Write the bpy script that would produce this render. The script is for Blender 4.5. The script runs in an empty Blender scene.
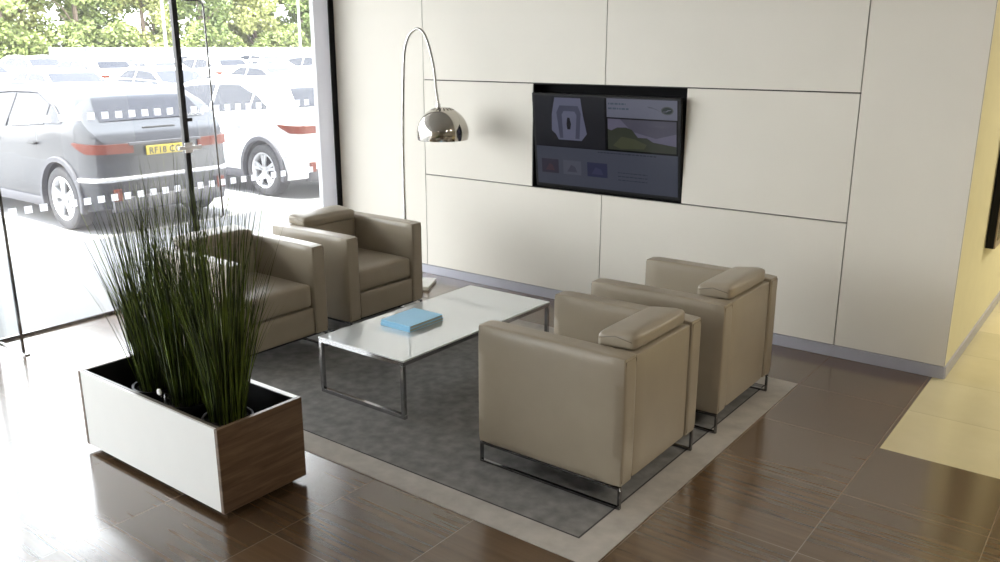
import bpy, bmesh, math, random
import numpy as np
from mathutils import Vector, Matrix
R = random.Random(7)
S = bpy.context.scene
C = S.collection
PI = math.pi

# ------------------------------------------------------------------ materials
def new_mat(name):
    m = bpy.data.materials.new(name); m.use_nodes = True
    nt = m.node_tree
    return m, nt, nt.nodes['Principled BSDF'], nt.nodes['Material Output']

def N(nt, t, **kw):
    n = nt.nodes.new(t)
    for k, v in kw.items():
        if k in n.inputs: n.inputs[k].default_value = v
        else: setattr(n, k, v)
    return n

def setp(b, col=None, rough=None, metal=None, **kw):
    if col is not None: b.inputs['Base Color'].default_value = (*col, 1)
    if rough is not None: b.inputs['Roughness'].default_value = rough
    if metal is not None: b.inputs['Metallic'].default_value = metal
    for k, v in kw.items(): b.inputs[k.replace('_', ' ')].default_value = v

def mat(name, col, rough=.5, metal=0., var=.04, scale=8., bump=0., bscale=200., coords='Object', stretch=(1, 1, 1), **kw):
    m, nt, b, out = new_mat(name)
    setp(b, col, rough, metal, **kw)
    tc = N(nt, 'ShaderNodeTexCoord'); mp = N(nt, 'ShaderNodeMapping'); mp.inputs['Scale'].default_value = stretch
    nt.links.new(tc.outputs[coords], mp.inputs[0])
    if var > 0:
        n = N(nt, 'ShaderNodeTexNoise', Scale=scale, Detail=3.)
        nt.links.new(mp.outputs[0], n.inputs['Vector'])
        r = N(nt, 'ShaderNodeValToRGB')
        r.color_ramp.elements[0].position = .3; r.color_ramp.elements[1].position = .7
        r.color_ramp.elements[0].color = (*[c * (1 - var) for c in col], 1)
        r.color_ramp.elements[1].color = (*[min(1, c * (1 + var)) for c in col], 1)
        nt.links.new(n.outputs['Fac'], r.inputs[0]); nt.links.new(r.outputs[0], b.inputs['Base Color'])
    if bump > 0:
        n2 = N(nt, 'ShaderNodeTexNoise', Scale=bscale, Detail=2.)
        nt.links.new(mp.outputs[0], n2.inputs['Vector'])
        bp = N(nt, 'ShaderNodeBump', Strength=bump, Distance=.002)
        nt.links.new(n2.outputs['Fac'], bp.inputs['Height']); nt.links.new(bp.outputs[0], b.inputs['Normal'])
    return m

def tile_mat(name, ca, cb, grout, ox, oy, p, rough, grain=True, spec=.5, coat=0.):
    m, nt, b, out = new_mat(name)
    setp(b, ca, rough, 0.)
    b.inputs['Specular IOR Level'].default_value = spec
    b.inputs['Coat Weight'].default_value = coat; b.inputs['Coat Roughness'].default_value = .12
    L = nt.links.new
    tc = N(nt, 'ShaderNodeTexCoord'); sx = N(nt, 'ShaderNodeSeparateXYZ'); L(tc.outputs['Object'], sx.inputs[0])
    def math_(op, a, bb=None, clamp=False):
        n = nt.nodes.new('ShaderNodeMath'); n.operation = op; n.use_clamp = clamp
        for i, q in enumerate((a, bb)):
            if q is None: continue
            if isinstance(q, (int, float)): n.inputs[i].default_value = q
            else: L(q, n.inputs[i])
        return n.outputs[0]
    u = math_('DIVIDE', math_('SUBTRACT', sx.outputs['X'], ox), p)
    v = math_('DIVIDE', math_('SUBTRACT', sx.outputs['Y'], oy), p)
    def line(q):
        fr = math_('FRACT', q); d = math_('MINIMUM', fr, math_('SUBTRACT', 1., fr))
        return math_('LESS_THAN', d, .0034)
    g = math_('MAXIMUM', line(u), line(v))
    iu, iv = math_('FLOOR', u), math_('FLOOR', v)
    cm = N(nt, 'ShaderNodeCombineXYZ'); L(iu, cm.inputs[0]); L(iv, cm.inputs[1])
    wn = N(nt, 'ShaderNodeTexWhiteNoise', noise_dimensions='3D'); L(cm.outputs[0], wn.inputs['Vector'])
    va = N(nt, 'ShaderNodeVectorMath', operation='SCALE'); va.inputs['Scale'].default_value = 7.
    L(wn.outputs['Color'], va.inputs[0])
    mp = N(nt, 'ShaderNodeMapping'); mp.inputs['Scale'].default_value = (.55, 22, 1) if grain else (1.5, 1.5, 1)
    L(tc.outputs['Object'], mp.inputs[0])
    ad = N(nt, 'ShaderNodeVectorMath', operation='ADD'); L(mp.outputs[0], ad.inputs[0]); L(va.outputs[0], ad.inputs[1])
    no = N(nt, 'ShaderNodeTexNoise', Scale=1.3 if grain else 2., Detail=3., Roughness=.55); no.inputs['Distortion'].default_value = .12
    L(ad.outputs[0], no.inputs['Vector'])
    rp = N(nt, 'ShaderNodeValToRGB'); rp.color_ramp.elements[0].position = .28; rp.color_ramp.elements[1].position = .74
    rp.color_ramp.elements[0].color = (*ca, 1); rp.color_ramp.elements[1].color = (*cb, 1)
    L(no.outputs['Fac'], rp.inputs[0])
    # a slight tone of its own for every tile
    hsv = N(nt, 'ShaderNodeHueSaturation'); L(rp.outputs[0], hsv.inputs['Color'])
    L(math_('ADD', math_('MULTIPLY', wn.outputs['Value'], .22), .89), hsv.inputs['Value'])
    mx = N(nt, 'ShaderNodeMix', data_type='RGBA'); L(g, mx.inputs[0]); L(hsv.outputs[0], mx.inputs[6]); mx.inputs[7].default_value = (*grout, 1)
    L(mx.outputs[2], b.inputs['Base Color'])
    bp = N(nt, 'ShaderNodeBump', Strength=.35, Distance=.002); L(math_('SUBTRACT', 1., g), bp.inputs['Height']); L(bp.outputs[0], b.inputs['Normal'])
    return m

def glass_mat(name, veil, tint=(.97, .985, .98)):
    """clear pane with a little translucent white that paints in the glare haze"""
    m, nt, b, out = new_mat(name); nt.nodes.remove(b); L = nt.links.new
    tr = N(nt, 'ShaderNodeBsdfTransparent'); tr.inputs[0].default_value = (*tint, 1)
    tl = N(nt, 'ShaderNodeBsdfTranslucent'); tl.inputs[0].default_value = (.86, .84, .95, 1)
    gl = N(nt, 'ShaderNodeBsdfGlossy', Roughness=.02); gl.inputs[0].default_value = (1, 1, 1, 1)
    lw = N(nt, 'ShaderNodeLayerWeight'); pw = nt.nodes.new('ShaderNodeMath'); pw.operation = 'POWER'; pw.inputs[1].default_value = 5.
    lw.inputs['Blend'].default_value = .5; L(lw.outputs['Facing'], pw.inputs[0])
    fr = nt.nodes.new('ShaderNodeMapRange'); fr.inputs['To Min'].default_value = .04; fr.inputs['To Max'].default_value = .9; L(pw.outputs[0], fr.inputs[0])
    no = N(nt, 'ShaderNodeTexNoise', Scale=.8); tc = N(nt, 'ShaderNodeTexCoord'); L(tc.outputs['Object'], no.inputs['Vector'])
    mr = N(nt, 'ShaderNodeMapRange'); mr.inputs['To Min'].default_value = veil * .8; mr.inputs['To Max'].default_value = veil * 1.2
    L(no.outputs['Fac'], mr.inputs[0])
    a = N(nt, 'ShaderNodeMixShader'); L(mr.outputs[0], a.inputs[0]); L(tr.outputs[0], a.inputs[1]); L(tl.outputs[0], a.inputs[2])
    c = N(nt, 'ShaderNodeMixShader'); L(fr.outputs[0], c.inputs[0]); L(a.outputs[0], c.inputs[1]); L(gl.outputs[0], c.inputs[2])
    L(c.outputs[0], out.inputs['Surface'])
    return m

def emis(name, col, strength, base=(.01, .01, .012), rough=.15):
    m, nt, b, out = new_mat(name); setp(b, base, rough); b.inputs['Specular IOR Level'].default_value = .12
    no = N(nt, 'ShaderNodeTexNoise', Scale=30.); tc = N(nt, 'ShaderNodeTexCoord'); nt.links.new(tc.outputs['Object'], no.inputs['Vector'])
    r = N(nt, 'ShaderNodeValToRGB'); r.color_ramp.elements[0].color = (*[c * .92 for c in col], 1); r.color_ramp.elements[1].color = (*col, 1)
    nt.links.new(no.outputs['Fac'], r.inputs[0]); nt.links.new(r.outputs[0], b.inputs['Emission Color'])
    b.inputs['Emission Strength'].default_value = strength
    return m

M = {}
M['floor'] = tile_mat('walnut_tile', (.086, .048, .024), (.128, .077, .040), (.19, .14, .10), -.912, 2.6, .605, .2, spec=.9, coat=.4)
M['beige'] = tile_mat('beige_tile', (.60, .53, .33), (.66, .59, .38), (.42, .37, .24), -.895, 4.41, .605, .22, grain=False)
M['panel'] = mat('cream_panel', (.77, .735, .665), .48, var=.012, scale=2, Specular_IOR_Level=.35)
M['gap'] = mat('dark_gap', (.06, .055, .05), .8, var=.02)
M['niche'] = mat('niche_black', (.006, .006, .007), .7, var=.02, Specular_IOR_Level=.1)
M['yellow_wall'] = mat('warm_wall_paint', (.74, .69, .45), .6, var=.015, bump=.05)
M['skirting'] = mat('grey_metal_skirting', (.42, .42, .48), .35, .1, var=.03)
M['ceiling'] = mat('ceiling_paint', (.42, .41, .40), .8, var=.01)
M['taupe_wall'] = mat('taupe_wall_paint', (.42, .37, .30), .7, var=.03)
M['black_metal'] = mat('black_metal', (.012, .012, .014), .35, .3, var=.05)
M['pale_metal'] = mat('pale_metal_frame', (.90, .89, .93), .45, .0, var=.02)
M['chrome'] = mat('chrome', (.72, .72, .73), .09, 1., var=.01)
M['table_steel'] = mat('table_steel', (.45, .45, .46), .12, 1., var=.02)
M['lamp_steel'] = mat('lamp_steel', (.42, .41, .39), .22, 1., var=.02)
M['lamp_dome'] = mat('lamp_dome_chrome', (.60, .57, .52), .11, 1., var=.02)
M['brushed'] = mat('brushed_steel', (.55, .55, .55), .3, 1., var=.04)
M['dark_chrome'] = mat('dark_chrome', (.22, .22, .23), .12, 1., var=.02)
M['leather'] = mat('taupe_leather', (.338, .287, .216), .34, var=.035, scale=6, bump=.22, bscale=420)
M['seam'] = mat('seam_thread', (.16, .13, .095), .6, var=.05)
M['rug'] = mat('grey_rug', (.195, .186, .176), .95, var=.24, scale=14, bump=.9, bscale=500)
M['rug_border'] = mat('pale_rug_border', (.42, .385, .345), .92, var=.12, scale=10, bump=.7, bscale=400)
M['rug_edge'] = mat('rug_edge_binding', (.05, .045, .045), .9, var=.1)
M['white_gloss'] = mat('white_back_painted_glass', (.58, .61, .61), .03, var=.005, Specular_IOR_Level=1., Coat_Weight=1., Coat_Roughness=.02)
M['glass_edge'] = mat('green_glass_edge', (.55, .66, .62), .1, var=.02)
M['white_lam'] = mat('white_laminate', (.80, .80, .775), .3, var=.008)
M['black_liner'] = mat('black_liner', (.010, .010, .011), .45, var=.05)
M['soil'] = mat('dark_soil', (.012, .010, .009), .95, var=.3, scale=60, bump=1., bscale=80)
M['grass'] = mat('grass_blade', (.12, .16, .026), .5, var=.5, scale=9)
M['grass_dark'] = mat('grass_blade_dark', (.038, .050, .013), .55, var=.5, scale=9)
M['blue'] = mat('blue_book_cover', (.30, .60, .83), .35, var=.02)
M['pages'] = mat('book_pages', (.42, .43, .36), .8, var=.25, scale=3, stretch=(1, 1, 160))
M['marble'] = mat('pale_marble', (.78, .77, .72), .25, var=.08, scale=6)
M['screen'] = mat('black_screen', (.006, .006, .007), .13, var=.02, Specular_IOR_Level=.12)
M['bezel'] = mat('bezel_black', (.008, .008, .009), .35, var=.02, Specular_IOR_Level=.2)
M['bronze'] = mat('bronze_frame', (.30, .24, .18), .4, .4, var=.05)
M['glass'] = glass_mat('veiled_window_glass', .014)  # glare haze over the yard mixed into the pane
M['glass_fin'] = glass_mat('clear_glass_leaf', .012)
M['knob_white'] = mat('white_plastic', (.85, .85, .85), .35, var=.01)
def frosted(name, c=.95):
    m, nt, b, out = new_mat(name); L = nt.links.new
    setp(b, (.9, .9, .92), .5)
    tl = N(nt, 'ShaderNodeBsdfTranslucent'); tl.inputs[0].default_value = (c, c, c * 1.03, 1)
    no = N(nt, 'ShaderNodeTexNoise', Scale=40.); mr = N(nt, 'ShaderNodeMapRange'); mr.inputs['To Min'].default_value = .5; mr.inputs['To Max'].default_value = .6
    a = N(nt, 'ShaderNodeMixShader'); L(no.outputs['Fac'], mr.inputs[0]); L(mr.outputs[0], a.inputs[0]); L(b.outputs[0], a.inputs[1]); L(tl.outputs[0], a.inputs[2]); L(a.outputs[0], out.inputs['Surface'])
    return m
M['dot'] = frosted('frosted_white_vinyl')
M['frosted_post'] = frosted('frosted_post', .52)
M['tyre'] = mat('tyre_rubber', (.035, .034, .038), .7, var=.08)
M['rim'] = mat('silver_rim', (.68, .68, .70), .3, .5, var=.02)
M['clad'] = mat('grey_cladding', (.065, .065, .075), .6, var=.03)
M['wheel_well'] = mat('wheel_well', (.02, .02, .022), .9, var=.05)
M['car_glass'] = mat('tinted_car_glass', (.03, .032, .04), .06, var=.01, Specular_IOR_Level=.12)
M['red_lamp'] = mat('red_lamp_lens', (.11, .018, .006), .3, var=.1, Specular_IOR_Level=.2)
M['clear_lamp'] = mat('clear_lamp_lens', (.6, .62, .66), .1, .3, var=.05)
M['plate_yellow'] = mat('yellow_number_plate', (.32, .25, .004), .4, var=.01)
M['plate_ink'] = mat('plate_ink', (.01, .01, .01), .5, var=.01)
M['grille'] = mat('black_grille', (.015, .015, .016), .5, var=.05)
M['chrome_trim'] = mat('bright_trim', (.75, .75, .77), .2, .8, var=.01)
def paint(name, c, metal=.3): return mat(name, c, .28, metal, var=.01, Coat_Weight=1., Coat_Roughness=.03)
P_GREY = mat('grey_car_paint', (.024, .026, .032), .32, var=.01, Specular_IOR_Level=.5)
P_WHITE = paint('white_car_paint', (.80, .80, .81), 0.)
P_SILVER = paint('silver_car_paint', (.55, .56, .60), .5)
P_PEARL = paint('pearl_car_paint', (.72, .73, .76), .1)
M['tarmac'] = mat('pale_concrete_yard', (.25, .248, .245), .85, var=.08, scale=1.2, bump=.3, bscale=60)
M['fence'] = mat('pale_fence', (.14, .14, .15), .7, var=.04)
M['post'] = mat('pale_post', (.55, .55, .56), .5, .3, var=.02)
M['bark'] = mat('bark', (.16, .12, .09), .9, var=.3, scale=5, bump=.8, bscale=20)
LEAF = [mat('leaf_pale_green', (.22, .265, .09), .6, var=.35, scale=1.6), mat('leaf_mid_green', (.165, .215, .07), .6, var=.35, scale=1.6), mat('leaf_yellow_green', (.28, .30, .11), .6, var=.35, scale=1.6)]
for m in LEAF + [M['grass'], M['grass_dark']]:
    b = m.node_tree.nodes['Principled BSDF']; b.inputs['Specular IOR Level'].default_value = .3

# wood with grain along local x
def wood_mat(name, ca, cb, stretch, rough=.35):
    m, nt, b, out = new_mat(name); setp(b, ca, rough); L = nt.links.new
    tc = N(nt, 'ShaderNodeTexCoord'); mp = N(nt, 'ShaderNodeMapping'); mp.inputs['Scale'].default_value = stretch
    L(tc.outputs['Object'], mp.inputs[0])
    no = N(nt, 'ShaderNodeTexNoise', Scale=2., Detail=6., Roughness=.65); no.inputs['Distortion'].default_value = .6
    L(mp.outputs[0], no.inputs['Vector'])
    r = N(nt, 'ShaderNodeValToRGB'); r.color_ramp.elements[0].position = .35; r.color_ramp.elements[1].position = .68
    r.color_ramp.elements[0].color = (*ca, 1); r.color_ramp.elements[1].color = (*cb, 1)
    L(no.outputs['Fac'], r.inputs[0]); L(r.outputs[0], b.inputs['Base Color'])
    return m
M['walnut'] = wood_mat('walnut_veneer', (.085, .048, .027), (.20, .125, .072), (2., 1.3, 17.))
M['walnut_dark'] = wood_mat('walnut_lining', (.10, .08, .06), (.16, .13, .10), (1., 12., 12.))

# ------------------------------------------------------------------ mesh helpers
def obj(name, bm, m, parent=None, smooth=False, loc=None):
    me = bpy.data.meshes.new(name)
    bm.normal_update(); bm.to_mesh(me); bm.free()
    for x in (m if isinstance(m, (list, tuple)) else [m]): me.materials.append(x)
    o = bpy.data.objects.new(name, me); C.objects.link(o)
    if parent is not None: o.parent = parent
    if loc is not None: o.location = loc
    if smooth:
        me.polygons.foreach_set('use_smooth', [True] * len(me.polygons))
        try: me.set_sharp_from_angle(angle=math.radians(38))
        except Exception: pass
    return o
def thing(name, label, cat, loc=(0, 0, 0), rz=0., group=None):
    o = bpy.data.objects.new(name, None); C.objects.link(o); o.empty_display_size = .1
    o.location = loc; o.rotation_euler = (0, 0, rz); tag(o, label, cat, group)
    return o
def tag(o, label, cat, group=None):
    o['label'] = label; o['category'] = cat
    if group: o['group'] = group
    return o
def struct(o): o['kind'] = 'structure'; return o
def box(bm, x0, x1, y0, y1, z0, z1, bev=0., seg=2, mi=0):
    r = bmesh.ops.create_cube(bm, size=1.)
    vs = r['verts']
    bmesh.ops.scale(bm, verts=vs, vec=(x1 - x0, y1 - y0, z1 - z0))
    bmesh.ops.translate(bm, verts=vs, vec=((x0 + x1) / 2, (y0 + y1) / 2, (z0 + z1) / 2))
    fs = {f for v in vs for f in v.link_faces}
    for f in fs: f.material_index = mi
    if bev > 0:
        es = {e for v in vs for e in v.link_edges}
        r = bmesh.ops.bevel(bm, geom=list(es), offset=bev, segments=seg, profile=.5, affect='EDGES')
        return list({v for f in r['faces'] for v in f.verts} | {v for v in vs if v.is_valid})
    return vs
def bx(*a, **k):
    bm = bmesh.new(); box(bm, *a, **k); return bm
def tube(bm, pts, r, n=10, cap=True, radii=None):
    pts = [Vector(p) for p in pts]; rings = []
    up = Vector((0, 0, 1)); prev = None
    for i, p in enumerate(pts):
        t = (pts[min(i + 1, len(pts) - 1)] - pts[max(i - 1, 0)]).normalized()
        if prev is None:
            a = t.cross(up)
            if a.length < 1e-3: a = t.cross(Vector((1, 0, 0)))
        else: a = prev - t * prev.dot(t)
        a.normalize(); prev = a; b = t.cross(a)
        rr = radii[i] if radii else r
        rings.append([bm.verts.new(p + a * rr * math.cos(2 * PI * k / n) + b * rr * math.sin(2 * PI * k / n)) for k in range(n)])
    for i in range(len(rings) - 1):
        for k in range(n):
            bm.faces.new((rings[i][k], rings[i][(k + 1) % n], rings[i + 1][(k + 1) % n], rings[i + 1][k]))
    if cap: bm.faces.new(rings[0][::-1]); bm.faces.new(rings[-1])
def lathe(bm, prof, n=32, c=(0, 0, 0), axis='z', a0=0, a1=2 * PI):
    rings = []; full = abs(a1 - a0 - 2 * PI) < 1e-6; m = n if full else n + 1
    for r, z in prof:
        ring = []
        for k in range(m):
            a = a0 + (a1 - a0) * k / n; x, y = r * math.cos(a), r * math.sin(a)
            p = (x, y, z) if axis == 'z' else (x, z, y)
            ring.append(bm.verts.new((c[0] + p[0], c[1] + p[1], c[2] + p[2])))
        rings.append(ring)
    for i in range(len(rings) - 1):
        for k in range(n):
            q = (rings[i][k], rings[i][(k + 1) % m], rings[i + 1][(k + 1) % m], rings[i + 1][k])
            bm.faces.new(q if axis == 'z' else q[::-1])
    bmesh.ops.remove_doubles(bm, verts=[v for r in rings for v in r], dist=1e-6)
def prism(bm, poly, axis, a, b):
    """poly of 2-D points extruded along axis from a to b"""
    def P(p, t): return {'x': (t, p[0], p[1]), 'y': (p[0], t, p[1]), 'z': (p[0], p[1], t)}[axis]
    A = [bm.verts.new(P(p, a)) for p in poly]; B = [bm.verts.new(P(p, b)) for p in poly]
    n = len(poly); bm.faces.new(A[::-1]); bm.faces.new(B)
    for i in range(n): bm.faces.new((A[i], A[(i + 1) % n], B[(i + 1) % n], B[i]))
    bmesh.ops.recalc_face_normals(bm, faces=bm.faces[:])
def grid_patch(bm, P, nu, nv, thick=0.):
    """P(i/nu, j/nv) -> point; a closed thin slab if thick"""
    V = [[bm.verts.new(P(i / nu, j / nv)) for j in range(nv + 1)] for i in range(nu + 1)]
    for i in range(nu):
        for j in range(nv): bm.faces.new((V[i][j], V[i + 1][j], V[i + 1][j + 1], V[i][j + 1]))
    return V
def children(o): return [c for c in bpy.data.objects if c.parent == o]
def copy_tree(o, parent=None):
    c = o.copy(); C.objects.link(c)
    if parent is not None: c.parent = parent
    for ch in children(o): copy_tree(ch, c)
    return c

# ------------------------------------------------------------------ camera (calibrated from the vanishing points)
f, hy, vx = 860., 46., -672.
p = math.atan((281 - hy) / f)
ez = Vector((0, math.cos(p), -math.sin(p)))
ex = -Vector((vx - 500, 281 - hy, f)).normalized()
ey = -ez.cross(ex)
rot = Matrix(((ex[0], ex[1], -ex[2]), (ey[0], ey[1], -ey[2]), (ez[0], ez[1], -ez[2])))
cd = bpy.data.cameras.new('camera'); cam = bpy.data.objects.new('camera', cd); C.objects.link(cam)
cd.sensor_width = 36; cd.lens = 36 * f / 1000; cd.clip_end = 400; cd.clip_start = .05
mm = rot.to_4x4(); mm.translation = (0, 0, 2.0); cam.matrix_world = mm
S.camera = cam

# ------------------------------------------------------------------ room shell
GX = -6.24; WY = 5.65; CX = -.838; CH = 3.25; T = .605
bm = bmesh.new()
for x0, x1, y0, y1 in ((GX - .03, -.895, -6, WY), (-.895, 7, -6, 4.41)):
    box(bm, x0, x1, y0, y1, -.12, 0)
struct(obj('floor', bm, M['floor']))
struct(obj('floor_beige_tiles', bx(-.895, 7, 4.41, 13, -.12, 0), M['beige']))
struct(obj('ceiling', bx(GX - .05, 7, -6, 13, CH, CH + .2), M['ceiling']))
struct(obj('sky_blocker', bx(GX - 2.1, GX - .05, -8, 9, CH, CH + .22), M['ceiling']))  # added unseen slab, keeps high sky light off the back wall
# back wall: solid core with a recess for the screen, cream panels in front of it
NX0, NX1, NZ0, NZ1 = -3.97, -2.665, .905, 1.717
bm = bmesh.new()
box(bm, GX, CX - .121, WY + .13, WY + .3, 0, CH, mi=0)
box(bm, GX, NX0, WY + .02, WY + .13, 0, CH, mi=0); box(bm, NX1, CX - .121, WY + .02, WY + .13, 0, CH, mi=0)
box(bm, NX0, NX1, WY + .02, WY + .13, 0, NZ0, mi=0); box(bm, NX0, NX1, WY + .02, WY + .13, NZ1, CH, mi=0)
g = .003
def pan(x0, x1, z0, z1): box(bm, x0 + g * .6, x1 - g * .6, WY, WY + .019, z0 + g, z1 - g, bev=.0015, seg=1, mi=1)
XS = (GX, -5.125, -3.322, -1.508, CX)
pan(XS[0] + .02, XS[1], .078, CH); pan(XS[3], XS[4] + g, .078, CH)
for x0, x1 in ((XS[1], XS[2]), (XS[2], XS[3])):
    pan(x0, x1, .078, NZ0); pan(x0, x1, NZ1 + .003, CH)
pan(XS[1], NX0, NZ0, NZ1 + .003); pan(NX1, XS[3], NZ0, NZ1 + .003)
struct(obj('wall_back', bm, [M['gap'], M['panel']]))
bm = bmesh.new()   # black lining of the recess
box(bm, NX0, NX1, WY + .12, WY + .1299, NZ0, NZ1)
box(bm, NX0 + .0005, NX0 + .008, WY + .004, WY + .12, NZ0, NZ1); box(bm, NX1 - .008, NX1 - .0005, WY + .004, WY + .12, NZ0, NZ1)
box(bm, NX0, NX1, WY + .004, WY + .12, NZ0 + .0005, NZ0 + .008); box(bm, NX0, NX1, WY + .004, WY + .12, NZ1 - .008, NZ1 - .0005)
struct(obj('trim_1', bm, M['niche']))
struct(obj('baseboard_back', bx(GX + .03, CX + .006, WY - .006, WY + .012, 0, .077, bev=.002, seg=1), M['skirting']))
struct(obj('wall_right', bx(CX - .12, CX, WY + .0195, 13, 0, CH), M['yellow_wall']))
struct(obj('baseboard_right', bx(CX - .002, CX + .012, WY + .006, 13, 0, .077, bev=.002, seg=1), M['skirting']))
struct(obj('wall_front', bx(GX - .35, 7, -6.1, -6, 0, CH), M['taupe_wall']))
struct(obj('wall_far', bx(CX, 7, 12.9, 13, 0, CH), M['yellow_wall']))
struct(obj('wall_side', bx(7, 7.1, -6, 13, 0, CH), M['taupe_wall']))
# glazed front
def pane(name, y0, y1, x=GX):
    return struct(obj(name, bx(x - .004, x + .004, y0, y1, .02, CH), M['glass']))
def dots(parent, y0, y1):
    bm = bmesh.new(); k = math.ceil((y0 - 2.60) / .1065)
    while 2.60 + k * .1065 + .055 < y1:
        y = 2.60 + k * .1065; k += 1
        for z in (.866, 1.48): box(bm, GX + .0042, GX + .005, y, y + .054, z, z + .052)
    obj('safety_dots', bm, M['dot'], parent)
w1 = pane('window_1', 2.40, 4.01); dots(w1, 2.42, 4.0)
w2 = pane('window_2', -1.6, 2.36); dots(w2, -1.5, 2.3)
w3 = pane('window_3', -6, -1.6)
d1 = pane('door_1', 4.046, 5.425); dots(d1, 4.06, 5.38)
# black posts, floor channel
struct(obj('trim_2', bx(GX - .022, GX + .022, 4.0, 4.044, 0, CH, bev=.004), M['black_metal']))
struct(obj('trim_3', bx(GX - .022, GX + .022, 2.352, 2.395, 0, CH, bev=.004), M['black_metal']))
struct(obj('trim_4', bx(GX - .012, GX + .012, -6, 5.425, 0, .02), M['dark_chrome']))
struct(obj('trim_5', bx(GX - .05, GX + .004, 5.425, 5.60, 0, CH, bev=.004), M['frosted_post']))
struct(obj('trim_6', bx(GX - .05, GX + .012, 5.60, 5.669, 0, CH, bev=.003), M['black_metal']))
# pull handle and latch bar of the glass door
bm = bmesh.new()
pts = [(GX + .008, 4.10, 2.350), (GX + .03, 4.16, 2.347)]
for k in range(7):
    a = PI / 2 - k / 6 * PI / 2; pts.append((GX + .04, 4.215 + .05 * math.cos(a), 2.297 + .05 * math.sin(a)))
pts += [(GX + .04, 4.272, 1.6), (GX + .04, 4.285, .62), (GX + .008, 4.285, .60)]
tube(bm, pts, .008, 10)
obj('pull_handle', bm, M['dark_chrome'], d1, smooth=True)
bm = bmesh.new(); box(bm, GX + .024, GX + .044, 3.93, 4.14, 1.195, 1.225, bev=.006); box(bm, GX + .0222, GX + .034, 3.99, 4.06, 1.17, 1.25, bev=.004)
obj('latch_bar', bm, M['pale_metal'], d1, smooth=True)
obj('hinge_knob', bx(GX + .005, GX + .022, 4.045, 4.09, 1.415, 1.445, bev=.006), M['black_metal'], d1)
# glass leaf standing at right angle to the front
d2 = struct(obj('door_2', bx(GX + .05, -5.862, 2.397, 2.407, .012, 2.6), M['glass_fin']))
obj('edge_strip', bx(-5.862, -5.848, 2.393, 2.411, .0, 2.6), M['dark_chrome'], d2)
obj('floor_pivot', bx(-5.885, -5.80, 2.385, 2.42, 0, .010, bev=.003), M['brushed'], d2)
obj('bottom_rail', bx(GX + .045, -5.862, 2.396, 2.408, .0, .012), M['brushed'], d2)

# added fill lights at the ceiling, unseen above the frame
for i, (x, y, e, col) in enumerate(((2.0, 1.2, 62, (1, .95, .86)), (2.0, 3.9, 50, (1, .93, .80)), (.9, 8.2, 110, (1, .93, .76)), (3.2, 10.4, 70, (1, .93, .76)), (-1.2, -3.2, 10, (1, .97, .92)))):
    t = thing('ceiling_fill_light', 'square white added fill light panel, ' + ['above the walnut floor', 'above the start of the beige floor', 'above the beige corridor beside the yellow wall', 'far down the beige corridor', 'behind the planter end of the room'][i], 'fill light', (x, y, CH))
    obj('frame', bx(-.32, .32, -.32, .32, -.02, 0, bev=.004), M['pale_metal'], t)
    ld = bpy.data.lights.new('lamp', 'AREA'); ld.shape = 'SQUARE'; ld.size = .58; ld.energy = e; ld.color = col
    lo = bpy.data.objects.new('lamp', ld); C.objects.link(lo); lo.parent = t; lo.location = (0, 0, -.024)

# ------------------------------------------------------------------ rug
rx0, rx1, ry0, ry1, bw = -5.14, -1.525, 2.6, 5.02, .148
rg = thing('rug', 'large grey rug with a pale border under the table and armchairs', 'rug', ((rx0 + rx1) / 2, (ry0 + ry1) / 2, 0))
hx, hyy = (rx1 - rx0) / 2, (ry1 - ry0) / 2
obj('pile', bx(-hx + bw + .008, hx - bw - .008, -hyy + bw + .008, hyy - bw - .008, .0005, .005, bev=.001, seg=1), M['rug'], rg)
def ring(o_x, o_y, w, z0, z1):
    bm = bmesh.new(); L4 = []
    for z in (z0, z1):
        for X_, Y_ in ((o_x, o_y), (o_x - w, o_y - w)):
            L4.append([bm.verts.new((sx_ * X_, sy_ * Y_, z)) for sx_, sy_ in ((-1, -1), (1, -1), (1, 1), (-1, 1))])
    A, B, Cc, D = L4
    for k in range(4):
        j = (k + 1) % 4
        for P_, Q_ in ((A, B), (B, D), (D, Cc), (Cc, A)): bm.faces.new((P_[k], P_[j], Q_[j], Q_[k]))
    bmesh.ops.recalc_face_normals(bm, faces=bm.faces[:]); return bm
obj('border', ring(hx, hyy, bw, .0005, .004), M['rug_border'], rg)
obj('inner_seam', ring(hx - bw, hyy - bw, .008, .0005, .0047), M['rug_edge'], rg)
RZ = .005   # what stands on the rug stands this high

# ------------------------------------------------------------------ armchairs
def puff(bm, x0, x1, y0, y1, z0, z1, bev, amt=(0, 0, 0), seg=4, n=9):
    """a soft upholstered block: bevelled box, subdivided, faces bellied out"""
    vs0 = len(bm.verts)
    b2 = bmesh.new(); box(b2, x0, x1, y0, y1, z0, z1)
    bmesh.ops.subdivide_edges(b2, edges=b2.edges[:], cuts=n, use_grid_fill=True)
    c = Vector(((x0 + x1) / 2, (y0 + y1) / 2, (z0 + z1) / 2)); h = Vector(((x1 - x0) / 2, (y1 - y0) / 2, (z1 - z0) / 2))
    for v in b2.verts:
        d = v.co - c; q = Vector((d.x / h.x, d.y / h.y, d.z / h.z)) 
        inner = Vector([max(-(h[i] - bev), min(h[i] - bev, d[i])) for i in range(3)])
        e = d - inner
        if e.length > 1e-9: d = inner + e.normalized() * bev
        w = [1 - abs(q[i]) ** 3 for i in range(3)]
        for i in range(3):
            j, k = (i + 1) % 3, (i + 2) % 3
            if abs(q[i]) > .99: d[i] += math.copysign(amt[i] * max(0, w[j]) * max(0, w[k]), q[i])
        v.co = c + d
    me = bpy.data.meshes.new('t'); b2.to_mesh(me); b2.free(); bm.from_mesh(me); bpy.data.meshes.remove(me)
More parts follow.
